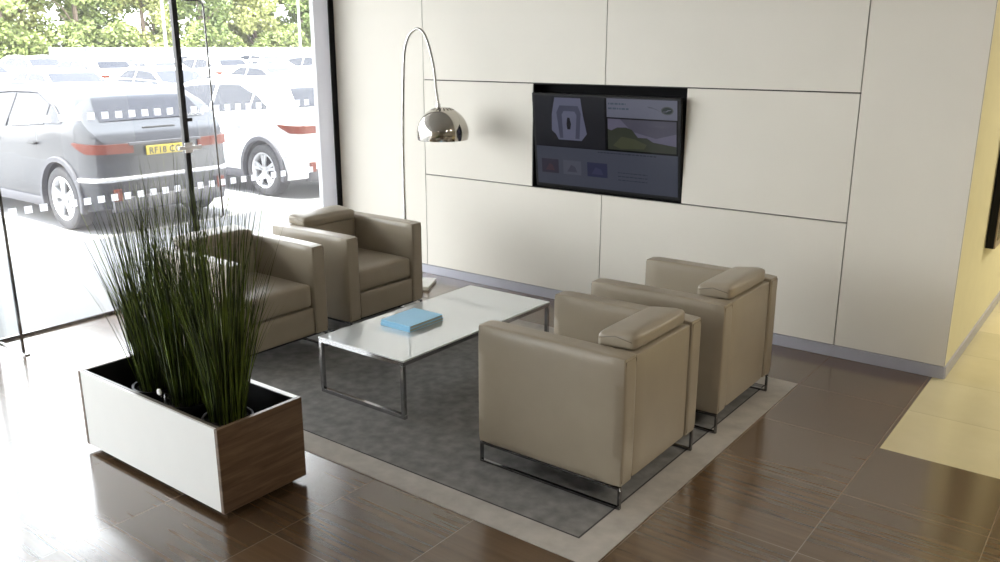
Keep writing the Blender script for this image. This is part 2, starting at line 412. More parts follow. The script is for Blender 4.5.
def make_chair(label):
    t = thing('armchair', label, 'armchair', (0, 0, RZ), 0, 'taupe leather cube armchairs around the glass table')
    HX, HY, AT = .401, .384, .114; Z0, Z1 = .111, .717
    for s in (-1, 1):
        bm = bmesh.new(); y0, y1 = (HY - AT, HY) if s > 0 else (-HY, -HY + AT)
        puff(bm, -HX, HX, y0, y1, Z0, Z1, .016, (.003, .003, .004), n=15)
        a = obj('armrest', bm, M['leather'], t, smooth=True)
        # stitched welts round the arm's edges, front and back
        for xx in (-HX + .001, HX - .001):
            bm = bmesh.new()
            tube(bm, [(xx, y0 + .014, Z0 + .02), (xx, y0 + .014, Z1 - .017), (xx, y1 - .014, Z1 - .017), (xx, y1 - .014, Z0 + .02)], .0018, 6)
            obj('piping', bm, M['seam'], a)
    yi = HY - AT - .002
    bm = bmesh.new(); puff(bm, -HX + .004, -HX + .13, -yi, yi, Z0 + .004, Z1 - .012, .014, (.006, 0, .002), n=13)
    bk = obj('backrest', bm, M['leather'], t, smooth=True)
    bm = bmesh.new(); puff(bm, -HX + .128, -HX + .21, -yi + .004, yi - .004, .40, Z1 - .004, .018, (.016, 0, .0), n=13)
    obj('back_cushion', bm, M['leather'], t, smooth=True)
    bm = bmesh.new(); puff(bm, -HX + .12, HX - .012, -yi + .003, yi - .003, .305, .462, .026, (.006, 0, .014), n=15)
    obj('seat_cushion', bm, M['leather'], t, smooth=True)
    bm = bmesh.new(); puff(bm, -HX + .1, HX - .006, -yi, yi, Z0 + .004, .302, .012, (.003, 0, 0), n=11)
    obj('seat_base', bm, M['leather'], t, smooth=True)
    # head cushion resting on the top of the back: a soft wedge
    bm = bmesh.new(); puff(bm, -.305, -.305 + .195, -.254, .254, Z1 - .012, Z1 + .066, .024, (.006, .002, .010), n=15)
    for v in bm.verts:
        v.co.z -= max(0., (v.co.x + .26)) * .12
        v.co.x -= .070
    hc = obj('head_cushion', bm, M['leather'], t, smooth=True)
    for s in (-1, 1):
        bm = bmesh.new(); tube(bm, [(-.36, s * .2555, Z1 + .03), (-.275, s * .2560, Z1 + .045), (-.195, s * .2555, Z1 + .025)], .002, 6)
        obj('piping', bm, M['seam'], hc)
    # sled frames of flat bar, one under each arm
    for s in (-1, 1):
        bm = bmesh.new(); y = s * (HY - .018); w, th = .009, .005; X = HX - .006
        box(bm, -X, X, y - w, y + w, 0, .011, bev=.001, seg=1)
        box(bm, -X, X, y - w, y + w, .096, .107, bev=.001, seg=1)
        for xx in (-X, X - .012): box(bm, xx, xx + .012, y - w, y + w, .0112, .0958, bev=.001, seg=1)
        obj('sled_leg', bm, M['dark_chrome'], t)
    bm = bmesh.new()   # dark underside board
    box(bm, -HX + .03, HX - .03, -HY + .05, HY - .05, .099, .1075)
    obj('underside', bm, M['black_liner'], t)
    return t
spots = [(-2.046, 3.420, PI, 'taupe leather cube armchair with its back to the camera, nearest the camera'),
         (-2.028, 4.418, PI, 'taupe leather cube armchair with its back to the camera, nearer the screen wall'),
         (-4.731, 3.371, 0., 'taupe leather cube armchair by the window, half hidden behind the tall grass'),
         (-4.731, 4.335, 0., 'taupe leather cube armchair by the window, beside the arc lamp')]
proto = make_chair(spots[0][3])
for i, (x, y, a, lb) in enumerate(spots):
    o = proto if i == 0 else copy_tree(proto)
    o['label'] = lb; o.location = (x, y, RZ); o.rotation_euler = (0, 0, a)

# ------------------------------------------------------------------ coffee table
tx0, tx1, ty0, ty1, tz = -3.755, -3.070, 3.168, 4.585, .352
ct = thing('coffee_table', 'low rectangular coffee table with white glass top on chrome frame', 'table', ((tx0 + tx1) / 2, (ty0 + ty1) / 2, RZ))
a, b_ = (tx1 - tx0) / 2, (ty1 - ty0) / 2; h = tz - RZ
obj('tabletop', bx(-a, a, -b_, b_, h - .010, h, bev=.0015, seg=2), M['white_gloss'], ct)
bm = bmesh.new(); q = .012; zt = h - .0102
box(bm, -a + .002, a - .002, -b_ + .002, -b_ + .002 + 2 * q, zt - .022, zt); box(bm, -a + .002, a - .002, b_ - .002 - 2 * q, b_ - .002, zt - .022, zt)
box(bm, -a + .002, -a + .026, -b_ + .0262, b_ - .0262, zt - .022, zt); box(bm, a - .026, a - .002, -b_ + .0262, b_ - .0262, zt - .022, zt)
obj('top_frame', bm, M['table_steel'], ct)
for sy in (-1, 1):
    for sx in (-1, 1):
        xc, yc = sx * (a - .014), sy * (b_ - .011)
        obj('leg', bx(xc - q, xc + q, yc - q, yc + q, .0242, zt - .0222, bev=.001, seg=1), M['table_steel'], ct)
    yc = sy * (b_ - .014); obj('floor_bar', bx(-a + .002, a - .002, yc - q, yc + q, 0, .024, bev=.001, seg=1), M['table_steel'], ct)
# books
def book(x0, x1, y0, y1, z0, z1, rz, label):
    t = thing('book', label, 'book', ((x0 + x1) / 2, (y0 + y1) / 2, z0), rz, 'blue books on the coffee table')
    a, b_, h = (x1 - x0) / 2, (y1 - y0) / 2, z1 - z0
    bm = bmesh.new()
    box(bm, -a, a, -b_, b_, h - .0025, h, bev=.0006, seg=1); box(bm, -a, a, -b_, b_, 0, .0025, bev=.0006, seg=1)
    box(bm, -a, a, -b_, -b_ + .003, .0025, h - .0025)
    obj('cover', bm, M['blue'], t)
    obj('pages', bx(-a + .004, a - .004, -b_ + .0032, b_ - .004, .0026, h - .0026), M['pages'], t)
book(-3.615, -3.372, 3.545, 3.85, tz, tz + .019, 0, 'pale blue book on the white coffee table, lower of the two')
book(-3.613, -3.374, 3.548, 3.848, tz + .0192, tz + .037, math.radians(.6), 'pale blue book on the white coffee table, upper of the two')

# ------------------------------------------------------------------ arc lamp
LX, LY = -5.008, 5.25
al = thing('arc_floor_lamp', 'chrome arc floor lamp with a dome shade behind the window armchair', 'floor lamp', (LX, LY, 0))
bm = bmesh.new(); vs = box(bm, -.155, .155, -.155, .155, .0, .032, bev=.005)
bmesh.ops.rotate(bm, verts=bm.verts[:], cent=(0, 0, 0), matrix=Matrix.Rotation(math.radians(28), 3, 'Z'))
bmesh.ops.translate(bm, verts=bm.verts[:], vec=(.075, .02, 0))
obj('base', bm, M['marble'], al, smooth=True)
bm = bmesh.new(); tube(bm, [(0, 0, .032), (.0, 0, 1.2)], .0125, 14); obj('pole', bm, M['chrome'], al, smooth=True)
key = [(0., 1.2), (.012, 1.5), (.028, 1.75), (.038, 1.89), (.056, 1.99), (.098, 2.077), (.150, 2.118), (.200, 2.132), (.252, 2.105), (.286, 2.055), (.316, 1.985), (.358, 1.83), (.377, 1.67), (.396, 1.56)]
from mathutils.geometry import interpolate_bezier
pts = []
for i in range(len(key) - 1):
    K = [Vector((*key[max(0, min(len(key) - 1, i + d))], 0)) for d in (-1, 0, 1, 2)]
    h1, h2 = K[1] + (K[2] - K[0]) / 6, K[2] - (K[3] - K[1]) / 6
    for v in interpolate_bezier(K[1], h1, h2, K[2], 6)[:-1]: pts.append((v.x, 0, v.y))
pts.append((key[-1][0], 0, key[-1][1]))
tube(bm := bmesh.new(), pts, .0115, 12); obj('arc_arm', bm, M['lamp_steel'], al, smooth=True)
SX, SZ, Rr = .440, 1.328, .207
bm = bmesh.new(); prof = [(max(.0005, Rr * math.sin(math.radians(t_))), Rr * math.cos(math.radians(t_))) for t_ in np.linspace(0, 104, 20)]
prof += [(max(.0005, (Rr - .003) * math.sin(math.radians(t_))), (Rr - .003) * math.cos(math.radians(t_))) for t_ in np.linspace(104, 0, 20)]
lathe(bm, prof, 48, (SX, 0, SZ)); sh = obj('shade', bm, M['lamp_dome'], al, smooth=True)
bm = bmesh.new()     # ring of vent slots round the crown
for k in range(18):
    a0 = 2 * PI * k / 18
    th0, th1 = math.radians(15), math.radians(27); P4 = []
    for th, da in ((th0, -.05), (th0, .05), (th1, .06), (th1, -.06)):
        rr = Rr + .0012; P4.append(bm.verts.new((SX + rr * math.sin(th) * math.cos(a0 + da), rr * math.sin(th) * math.sin(a0 + da), SZ + (Rr + .0012) * math.cos(th))))
    bm.faces.new(P4)
bmesh.ops.solidify(bm, geom=bm.faces[:], thickness=.001)
obj('vent_slots', bm, M['gap'], sh)
bm = bmesh.new(); lathe(bm, [(.0005, .03), (.014, .03), (.018, .0), (.012, -.006), (.0005, -.006)], 20, (pts[-1][0] + .002, 0, 1.532)); obj('shade_collar', bm, M['brushed'], al, smooth=True)
bm = bmesh.new(); lathe(bm, [(.0005, 0), (.025, .01), (.034, .04), (.028, .07), (.014, .10), (.014, .13), (.0005, .13)], 20, (SX, 0, SZ + .05)); obj('bulb', bm, M['white_lam'], al, smooth=True)

# ------------------------------------------------------------------ planter and grasses
px0, px1, py0, py1 = -4.137, -2.979, 1.935, 2.394
pz0, pz1 = .030, .429
pl = thing('planter', 'long rectangular planter with white sides and walnut ends', 'planter', ((px0 + px1) / 2, (py0 + py1) / 2, 0))
a, b_ = (px1 - px0) / 2, (py1 - py0) / 2; e = .022
for s in (-1, 1):
    obj('end_panel', bx(s * a - (e if s > 0 else 0), s * a + (0 if s > 0 else e), -b_, b_, pz0, pz1, bev=.0015, seg=1), M['walnut'], pl)
    y0, y1 = (b_ - .014, b_ - .002) if s > 0 else (-b_ + .002, -b_ + .014)
    obj('side_panel', bx(-a + e, a - e, y0, y1, pz0 + .002, pz1 - .001), M['white_lam'], pl)
    y0, y1 = (b_ - .030, b_ - .0141) if s > 0 else (-b_ + .0141, -b_ + .030)
    obj('rim_board', bx(-a + e, a - e, y0, y1, pz0 + .02, pz1 - .0005), M['walnut_dark'] if s < 0 else M['white_lam'], pl)  # white on the far board paints in its glossy reflection
obj('plinth', bx(-a + .05, a - .05, -b_ + .045, b_ - .045, 0, pz0), M['black_liner'], pl)
bm = bmesh.new(); box(bm, -a + e, a - e, -b_ + .031, b_ - .031, pz0 + .005, pz1 - .20); 
for s in (-1, 1):
    box(bm, s * (a - e) - (.004 if s > 0 else 0), s * (a - e) + (0 if s > 0 else .004), -b_ + .031, b_ - .031, pz1 - .20, pz1 - .003)
    box(bm, -a + e + .004, a - e - .004, s * (b_ - .031) - (.004 if s > 0 else 0), s * (b_ - .031) + (0 if s > 0 else .004), pz1 - .20, pz1 - .003)
obj('liner', bm, M['black_liner'], pl)
PZ = pz1 - .20
def grass(x, y, n, lean, hmin, hmax, label, seed, outl):
    rr = random.Random(seed)
    t = thing('potted_grass', label, 'plant', (x, y, PZ + .0), 0, 'tall grasses in the planter')
    bm = bmesh.new(); lathe(bm, [(.0005, 0), (.085, 0), (.115, .10), (.118, .10), (.118, .115), (.108, .115), (.106, .095), (.0005, .095)], 28)
    obj('pot', bm, M['black_liner'], t, smooth=True)
    bm = bmesh.new(); lathe(bm, [(.0005, .112), (.05, .108), (.103, .0955), (.0005, .0955)], 24)
    obj('soil', bm, M['soil'], t, smooth=True)
    bm = bmesh.new()
    def blade(r0, ang, dirang, spread, h, w, mi, curl):
        bx_, by_ = r0 * math.cos(ang), r0 * math.sin(ang)
        dx, dy = math.cos(dirang), math.sin(dirang); segs = 8
        wa = rr.uniform(0, PI); L_ = []
        for i in range(segs + 1):
            s = i / segs
            off = spread * (s * .75 + .25 * s ** 2.2) + curl * s ** 4
            P = Vector((bx_ + dx * off + lean[0] * s, by_ + dy * off + lean[1] * s, .10 + h * (s - .06 * curl * s ** 4)))
            ww = w * (1 - s ** 2.2 * .9) * (.75 + .5 * min(1, s * 4) * .5)
            c_, s_ = math.cos(wa) * ww, math.sin(wa) * ww
            fold = Vector((-math.sin(wa), math.cos(wa), 0)) * ww * .55
            L_.append((bm.verts.new(P + Vector((c_, s_, 0))), bm.verts.new(P + fold), bm.verts.new(P - Vector((c_, s_, 0)))))
        for i in range(segs):
            for k in (0, 1):
                q = (L_[i][k], L_[i][k + 1], L_[i + 1][k + 1], L_[i + 1][k]); f_ = bm.faces.new(q); f_.material_index = mi; f_.smooth = True
    for i in range(n):
        ang = rr.uniform(0, 2 * PI); r0 = .085 * math.sqrt(rr.random())
        h = .06 + hmin + (hmax - hmin) * rr.random() ** 1.5; sp = abs(rr.gauss(.075, .07))
        blade(r0, ang, ang + rr.gauss(0, .5), min(sp, .30), h, rr.uniform(.0022, .0040), int(rr.random() < .5), rr.uniform(0, .06))
    for (da, sp, h) in outl:     # the few that stray far out
        blade(.06, da, da, sp, h, .0022, int(rr.random() < .4), .04)
    obj('blades', bm, [M['grass'], M['grass_dark']], t)
grass(-3.86, 2.19, 300, (-.03, 0), .50, 1.06, 'tall dark green grass in the planter, leftmost of the three clumps', 3,
      [(PI * .96, .24, .80), (PI * 1.05, .27, .84), (PI * .9, .33, .93), (PI, .25, .70), (PI * 1.08, .20, .9), (PI * 1.02, .18, .98), (PI * 1.0, .3, .62), (PI * .93, .36, .80)])
grass(-3.56, 2.18, 300, (-.01, 0), .55, 1.20, 'tall dark green grass in the planter, middle of the three clumps', 4,
      [(PI * .9, .08, 1.13), (1.2, .12, 1.15), (0, .10, 1.16), (PI * .5, .10, 1.12), (.3, .16, 1.10)])
grass(-3.24, 2.17, 340, (.02, 0), .48, 1.12, 'tall dark green grass in the planter, rightmost of the three clumps', 5,
      [(.2, .22, .84), (0, .27, .74), (-.1, .20, .95), (.4, .25, .9), (.1, .30, .62), (.7, .2, .92), (-.2, .16, 1.0), (1.2, .14, 1.03)])
# the small white capped fitting at the planter's front rim
kn = thing('rim_fitting', 'small round white knob with a silvery sprig on the planter rim', 'fitting', (-3.475, 1.992, PZ))
bm = bmesh.new(); tube(bm, [(0, 0, 0), (0, 0, .228)], .006, 10); obj('stem', bm, M['dark_chrome'], kn, smooth=True)
bm = bmesh.new(); lathe(bm, [(.0005, -.006), (.011, -.006), (.015, -.003), (.015, .003), (.011, .006), (.0005, .006)], 24, (0, -.012, .236), axis='y')
obj('knob', bm, M['knob_white'], kn, smooth=True)
bm = bmesh.new()
for k in range(9):
    aa = -.9 + k * .33; z = .195 + .05 * R.random(); l = R.uniform(.02, .05)
    tube(bm, [(.004, 0, .215), (.02 + l * .5, .01 * math.sin(aa * 3), z + .015), (.02 + l, .02 * math.sin(aa * 5), z + .02 * math.sin(aa * 2))], .0022, 6, radii=[.001, .0016, .0006])
obj('sprig', bm, M['dark_chrome'], kn, smooth=True)

# ------------------------------------------------------------------ wall screen
# tilted forward at the top; local x right, local z up, origin at bottom centre, faces -y
TW, TH = 1.262, .738
tv = thing('wall_television', 'large dark flat television tilted forward in a black wall recess', 'television', (-3.300, WY + .006, .918))
tv.rotation_euler = (math.radians(6.5), 0, 0)
obj('housing', bx(-TW / 2, TW / 2, -.0, .030, 0, TH, bev=.004), M['bezel'], tv)
obj('bracket', bx(-.25, .25, .03, .075, .10, .35, bev=.004), M['black_metal'], tv)
SW0, SW1, SZ0, SZ1 = -TW / 2 + .022, TW / 2 - .022, .030, TH - .018
sc = obj('screen', bx(SW0, SW1, -.0015, -.0001, SZ0, SZ1), M['screen'], tv)
def spoly(name, pts, m, lay=1):
    """flat picture element on the screen; pts in 0..1 screen units, y up"""
    bm = bmesh.new(); d = -.0015 - .0004 * lay
    V = [bm.verts.new((SW0 + u * (SW1 - SW0), d, SZ0 + v * (SZ1 - SZ0))) for u, v in pts]
    f_ = bm.faces.new(V); f_.normal_update()
    if f_.normal.y > 0: f_.normal_flip()
    return obj(name, bm, m, sc)
def srect(name, u0, u1, v0, v1, m, lay=1): return spoly(name, [(u0, v0), (u1, v0), (u1, v1), (u0, v1)], m, lay)
E_ = lambda n, c, s=1.: emis(n, c, s)
sl = E_('screen_slate', (.036, .040, .056)); sd = E_('screen_dark', (.005, .005, .007)); sp_ = E_('screen_pale', (.085, .088, .12))
srect('page_area', .0, 1., .0, .435, sl, 1)
srect('picture_left', .0, .515, .44, 1., sd, 1)
srect('page_header', .53, .995, .80, 1., sp_, 1)
# pale car seen from above
spoly('car_roof', [(.155, .58), (.175, .52), (.345, .52), (.385, .60), (.36, .80), (.345, .985), (.155, .985), (.13, .80), (.125, .62)], E_('screen_car', (.075, .078, .12)), 2)
spoly('car_roof_arch', [(.185, .54), (.21, .54), (.205, .80), (.22, .84), (.30, .84), (.315, .80), (.30, .54), (.33, .54), (.345, .82), (.325, .90), (.19, .90), (.165, .82)], E_('screen_car_shade', (.035, .038, .062)), 3)
spoly('car_roof_mark', [(.243, .64), (.265, .64), (.272, .70), (.262, .77), (.246, .77), (.238, .70)], sd, 4)
# landscape
srect('picture_sky', .535, .99, .455, .785, E_('screen_sky', (.075, .070, .105)), 2)
spoly('picture_cloud', [(.62, .785), (.99, .785), (.99, .66), (.86, .60), (.70, .66)], E_('screen_cloud', (.045, .043, .062)), 3)
spoly('picture_hill', [(.535, .455), (.99, .455), (.99, .53), (.92, .545), (.84, .56), (.80, .60), (.74, .60), (.70, .68), (.66, .70), (.60, .695), (.56, .66), (.535, .675)], E_('screen_hill', (.020, .023, .014)), 4)
spoly('picture_field', [(.57, .50), (.62, .47), (.78, .48), (.80, .53), (.72, .58), (.63, .60)], E_('screen_field', (.034, .038, .018)), 5)
# oval badge and the thin leaping mark beside it
ov = [(.932 + .040 * math.cos(k / 24 * 2 * PI), .895 + .042 * math.sin(k / 24 * 2 * PI)) for k in range(24)]
spoly('badge_rim', ov, E_('screen_badge_rim', (.045, .05, .05)), 2)
ov = [(.932 + .033 * math.cos(k / 24 * 2 * PI), .895 + .032 * math.sin(k / 24 * 2 * PI)) for k in range(24)]
spoly('badge', ov, E_('screen_badge', (.006, .012, .010)), 3)
spoly('badge_line', [(.906, .885), (.925, .888), (.935, .902), (.957, .905), (.957, .900), (.938, .893), (.930, .882), (.906, .880)], sp_, 4)
spoly('leaping_mark', [(.80, .93), (.83, .925), (.865, .905), (.895, .875), (.870, .895), (.84, .912), (.815, .915)], E_('screen_mark', (.05, .052, .07)), 2)
bm = bmesh.new()
def tline(u0, u1, v, hgt=.009, lay=2, seed=1):
    rr = random.Random(seed); u = u0
    while u < u1:
        w = rr.uniform(.008, .026); w = min(w, u1 - u); d = -.0015 - .0004 * lay
        V = [bm.verts.new((SW0 + x * (SW1 - SW0), d, SZ0 + y * (SZ1 - SZ0))) for x, y in ((u, v), (u + w, v), (u + w, v + hgt), (u, v + hgt))]
        bm.faces.new(V); u += w + .006
bm.free()
T1, T2 = E_('screen_teal_text', (.035, .05, .07)), E_('screen_dark_text', (.014, .015, .024))
for k, (u0, u1, v, hg, nm, tm) in enumerate([(.54, .66, .935, .018, 'header_text_line', T1), (.54, .68, .885, .018, 'header_text_line', T1), (.46, .86, .405, .012, 'page_text_line', T2)] + [(.60, .80, .20 - q * .04, .008, 'page_text_line', T2) for q in range(3)]):
    bm = bmesh.new(); tline(u0, u1, v, hg, 2, k + 1); obj(nm, bm, tm, sc)
for k, (u0, u1, c) in enumerate(((.035, .165, (.022, .018, .028)), (.20, .335, (.050, .052, .070)), (.38, .525, (.016, .017, .040)))):
    srect('thumbnail', u0, u1, .13, .29, E_('screen_thumb%d' % k, c), 2)
    spoly('thumbnail_detail', [(u0 + .03, .16), (u1 - .03, .16), (u1 - .045, .22), (u0 + .06, .24)], E_('screen_thumbd%d' % k, ((.035, .020, .026), (.032, .034, .05), (.024, .025, .055))[k]), 3)

# second screen on the yellow wall, cut by the frame
t = thing('wall_display', 'black wall display with a bronze frame on the yellow wall', 'display', (CX, 7.15, .66))
obj('housing', bx(.004, .052, -.55, .55, 0, 1.25, bev=.003), M['bezel'], t)
obj('frame', bx(.0525, .062, -.55, .55, 0, 1.25, bev=.003), M['bronze'], t)
obj('screen', bx(.0625, .064, -.50, .50, .05, 1.2), M['screen'], t)

# ------------------------------------------------------------------ outdoors
yard = struct(obj('ground', bx(-75, GX - .03, -14, 75, -.12, -.003), M['tarmac']))
struct(obj('ground_verge', bx(-120, -75, -60, 130, -.12, .6), M['bark']))

def interp(xs, ys): return lambda x: float(np.interp(x, xs, ys))
def make_car(label, pnt, loc, rz, style='suv', group='parked cars in the yard', detail=True, name='car', plate=None):
    t = thing(name, label, 'car', (*loc, 0), rz, group)
    if style == 'suv':
        Ln, W, wr, xr, xf = 4.38, .90, .352, .73, 3.46
        top = interp([0, .03, .08, .16, .42, .56, .9, 1.5, 2.1, 2.55, 2.78, 3.42, 3.52, 4.0, 4.22, 4.33, 4.38], [.97, 1.03, 1.10, 1.16, 1.43, 1.505, 1.54, 1.57, 1.565, 1.53, 1.48, 1.10, 1.06, .98, .90, .78, .62])
        belt = interp([0, .3, .8, 1.6, 3.3, 4.38], [1.0, 1.17, 1.15, 1.08, 1.01, .9])
        wx = (.30, 3.12)
    else:
        Ln, W, wr, xr, xf = 4.30, .88, .325, .78, 3.42
        top = interp([0, .03, .10, .50, .62, 1.05, 1.35, 1.9, 2.4, 2.62, 3.30, 3.42, 3.95, 4.18, 4.26, 4.30], [.93, .98, 1.02, 1.07, 1.12, 1.37, 1.44, 1.46, 1.43, 1.39, .99, .95, .87, .78, .68, .55])
        belt = interp([0, .6, 1.2, 3.3, 4.3], [.95, 1.02, .97, .91, .8])
        wx = (.62, 3.10)
    hw = interp([0, .02, .06, .13, .25, .45, .9, 3.4, 3.9, 4.12, 4.22, 4.26, 4.3], [.72, .765, .81, .85, .885, W - .005, W, W, W * .96, W * .88, .70, .62, .50] )
    def hwx(x):
        return hw(x * 4.3 / Ln) if x > 2 else hw(x)
    zb0 = .24; ar = wr + .065
    def zb(x):
        z = zb0 if .3 < x < Ln - .3 else zb0 + .05 * (1 - min(x, Ln - x) / .3)
        for c in (xr, xf):
            if abs(x - c) < ar: z = max(z, wr + math.sqrt(max(0, ar * ar - (x - c) ** 2)))
        return z
    def belt_(x): return min(belt(x), top(x) - .015)
    def wroof(x):
        h_ = top(x) - belt_(x); return hwx(x) - .03 - .48 * max(0, h_ - .02)
    xs = sorted(set([round(v, 4) for v in list(np.arange(0, Ln, .07)) + [0, .015, .03, .06, .1, Ln, Ln - .02, Ln - .05] + [c + s * ar * q for c in (xr, xf) for s in (-1, 1) for q in (1.001, .995, .97, .9, .8)]]))
    fz = (0, .08, .2, .4, .6, .78, .92, 1.)
    def section(x):
        b0, bl, w, tp = zb(x), belt_(x), hwx(x), top(x); P = [(0, b0)]
        b0 = min(b0, bl - .03); P = [(0, b0)]
        for q in fz:
            z = b0 + q * (bl - b0)
            ww = w - .05 * max(0, (.45 - z) / .25) ** 1.5 - .018 * abs(math.sin((z - .55) * 5)) - (.03 * max(0, (q - .8) / .2) ** 2)
            P.append((ww, z))
        wr_ = wroof(x)
        for q in (.3, .65, .9): P.append((w - .03 + (wr_ - (w - .03)) * q, bl + (tp - bl) * q * .93))
        P += [(wr_ * .93, bl + (tp - bl) * .975), (wr_ * .6, tp - .003), (0, tp)]
        return P
    bm = bmesh.new(); rows = []
    for x in xs:
        sec = section(x); row = [(x, y, z) for y, z in sec] + [(x, -y, z) for y, z in sec[-2:0:-1]]
        rows.append([bm.verts.new(p_) for p_ in row])
    n = len(rows[0])
    for i in range(len(rows) - 1):
        for k in range(n): 
            f_ = bm.faces.new((rows[i][k], rows[i][(k + 1) % n], rows[i + 1][(k + 1) % n], rows[i + 1][k]))
            if k in (0, n - 1): f_.material_index = 1
    bm.faces.new(rows[0]); bm.faces.new(rows[-1][::-1])
    bmesh.ops.recalc_face_normals(bm, faces=bm.faces[:])
    body = obj('body', bm, [pnt, M['wheel_well']], t, smooth=True)
    # side windows
    def sidep(x, q, s, off):
        w = hwx(x) - .03; wr_ = wroof(x); bl = belt_(x); tp = top(x)
        return (x, s * (w + (wr_ - w) * q + off), bl + (tp - bl) * q * .93 + off * .3)
    qtop = interp([wx[0] + .1, wx[0] + .3, wx[0] + .55, 1.35, 5], [.12, .22, .62, 1., 1.]) if style == 'suv' else interp([1.0, 1.12, 1.5, 5], [.3, .5, 1., 1.])
    wins = ((wx[0] + .30, .95, 'rear_quarter_window'), (.99, 1.86, 'rear_side_window'), (1.93, wx[1], 'front_side_window')) if style == 'suv' else ((1.12, 1.86, 'rear_side_window'), (1.93, wx[1], 'front_side_window'))
    for s in (-1, 1):
        for (a0, a1, nm) in wins:
            bm = bmesh.new()
            def P(u, v, a0=a0, a1=a1):
                x = a0 + (a1 - a0) * u; h_ = top(x) - belt_(x)
                mx_ = .86 * qtop(x)
                return sidep(x, .07 + (mx_ - .07) * v, s, .006)
            grid_patch(bm, P, 12, 4)
            if s > 0: bmesh.ops.reverse_faces(bm, faces=bm.faces[:])
            obj(nm, bm, M['car_glass'], t, smooth=True)
        bm = bmesh.new()      # bright line arching over the windows
        tube(bm, [sidep(x, .90 * qtop(x), s, .008) for x in np.linspace(wins[0][0] - .06, wins[-1][1] + .05, 26)], .009, 6)
        obj('window_trim', bm, M['clad'] if pnt is not P_WHITE else M['pale_metal'], t, smooth=True)
    # tailgate glass and windscreen lie on the sloping top
    def topp(x, y, off): 
        k = abs(y) / max(.1, wroof(x)); return (x, y, top(x) - .003 * (k > .6) - .02 * max(0, k - .6) + off)
    for nm, a0, a1, kw in (('rear_window', .20 if style == 'suv' else .64, .45 if style == 'suv' else 1.03, .78), ('windscreen', 2.86 if style == 'suv' else 2.70, 3.38 if style == 'suv' else 3.24, .9)):
        bm = bmesh.new()
        def P(u, v, a0=a0, a1=a1, kw=kw):
            x = a0 + (a1 - a0) * u; return topp(x, (v * 2 - 1) * min(wroof(x) * kw, hwx(x) - .1), .012)
        grid_patch(bm, P, 8, 10); bmesh.ops.recalc_face_normals(bm, faces=bm.faces[:])
        if sum(f_.normal.z for f_ in bm.faces) < 0: bmesh.ops.reverse_faces(bm, faces=bm.faces[:])
        obj(nm, bm, M['car_glass'], t, smooth=True)
    # wheels and arches
    for c in (xr, xf):
        for s in (-1, 1):
            bm = bmesh.new(); yo = s * (hwx(c) - .012); yi_ = s * (hwx(c) - .235)
            k = .03 * s
            lathe(bm, [(wr * .66, yi_), (wr * .9, yi_), (wr, yi_ + k), (wr, yo - k), (wr * .95, yo - k * .3), (wr * .78, yo), (wr * .70, yo - k * .4), (wr * .66, yo - k)], 36, (c, 0, wr), 'y')
            bmesh.ops.recalc_face_normals(bm, faces=bm.faces[:])
            wh = obj('wheel', bm, M['tyre'], t, smooth=True)
            bm = bmesh.new()
            lathe(bm, [(wr * .70, yo - k * .3), (wr * .64, yo - k * .3), (wr * .60, yo - k * 1.6), (wr * .60, yo - k * 3.5)], 36, (c, 0, wr), 'y')
            lathe(bm, [(wr * .18, yo - k * 1.9), (wr * .17, yo - k * .9), (.001, yo - k * .8)], 20, (c, 0, wr), 'y')
            for q in range(5):
                a0 = 2 * PI * q / 5 + PI / 2
                for da in (-.17, .17):
                    ca, sa = math.cos(a0 + da * .4), math.sin(a0 + da * .4); cb, sb = math.cos(a0 + da), math.sin(a0 + da)
                    r0, r1 = wr * .12, wr * .66; w_ = .017
                    A = Vector((c + r0 * ca, 0, wr + r0 * sa)); B = Vector((c + r1 * cb, 0, wr + r1 * sb)); tv_ = (B - A).normalized(); nv = Vector((-tv_.z, 0, tv_.x)) * w_
                    V = []
                    for yy in (yo - k * .6, yo - k * 1.4):
                        for Q in (A - nv, B - nv * 1.3, B + nv * 1.3, A + nv): V.append(bm.verts.new((Q.x, yy, Q.z)))
                    for q4 in ((0, 1, 2, 3), (7, 6, 5, 4), (0, 4, 5, 1), (1, 5, 6, 2), (2, 6, 7, 3), (3, 7, 4, 0)): bm.faces.new([V[z_] for z_ in q4])
            bmesh.ops.recalc_face_normals(bm, faces=bm.faces[:])
            obj('rim', bm, M['rim'], wh)
            bm = bmesh.new(); lathe(bm, [(.001, yo - k * 3.0), (wr * .60, yo - k * 3.0)], 28, (c, 0, wr), 'y'); obj('brake_disc', bm, M['wheel_well'], wh)
            bm = bmesh.new(); ya, yb = s * (hwx(c) - .05), s * (hwx(c) + .010)
            a0 = -math.asin(min(1, (wr - zb0) / ar)); r0, r1 = ar - .004, ar + .055
            lathe(bm, [(r0, ya), (r0, yb), (r1 - .01, yb), (r1, yb - s * .012), (r1, ya)], 30, (c, 0, wr), 'y', a0, PI - a0)
            bmesh.ops.recalc_face_normals(bm, faces=bm.faces[:])
            obj('wheel_arch', bm, M['clad'], t, smooth=True)
    for s in (-1, 1):     # sill cladding between the arches
        bm = bmesh.new(); y0, y1 = sorted((s * (W - .08), s * (W - .022))); box(bm, xr + ar + .03, xf - ar - .03, y0, y1, .215, .33, bev=.012)
        obj('sill', bm, M['clad'], t, smooth=True)
        bm = bmesh.new(); mxx = wx[1] - .16; y0, y1 = sorted((s * (W + .02), s * (W + .21)))
        zb_ = belt_(mxx)
        box(bm, mxx - .06, mxx + .09, y0, y1, zb_ + .01, zb_ + .13, bev=.03, seg=3); y0, y1 = sorted((s * (W - .06), s * (W + .03))); box(bm, mxx, mxx + .05, y0, y1, zb_ + .01, zb_ + .05)
        mr = obj('door_mirror', bm, pnt, t, smooth=True)
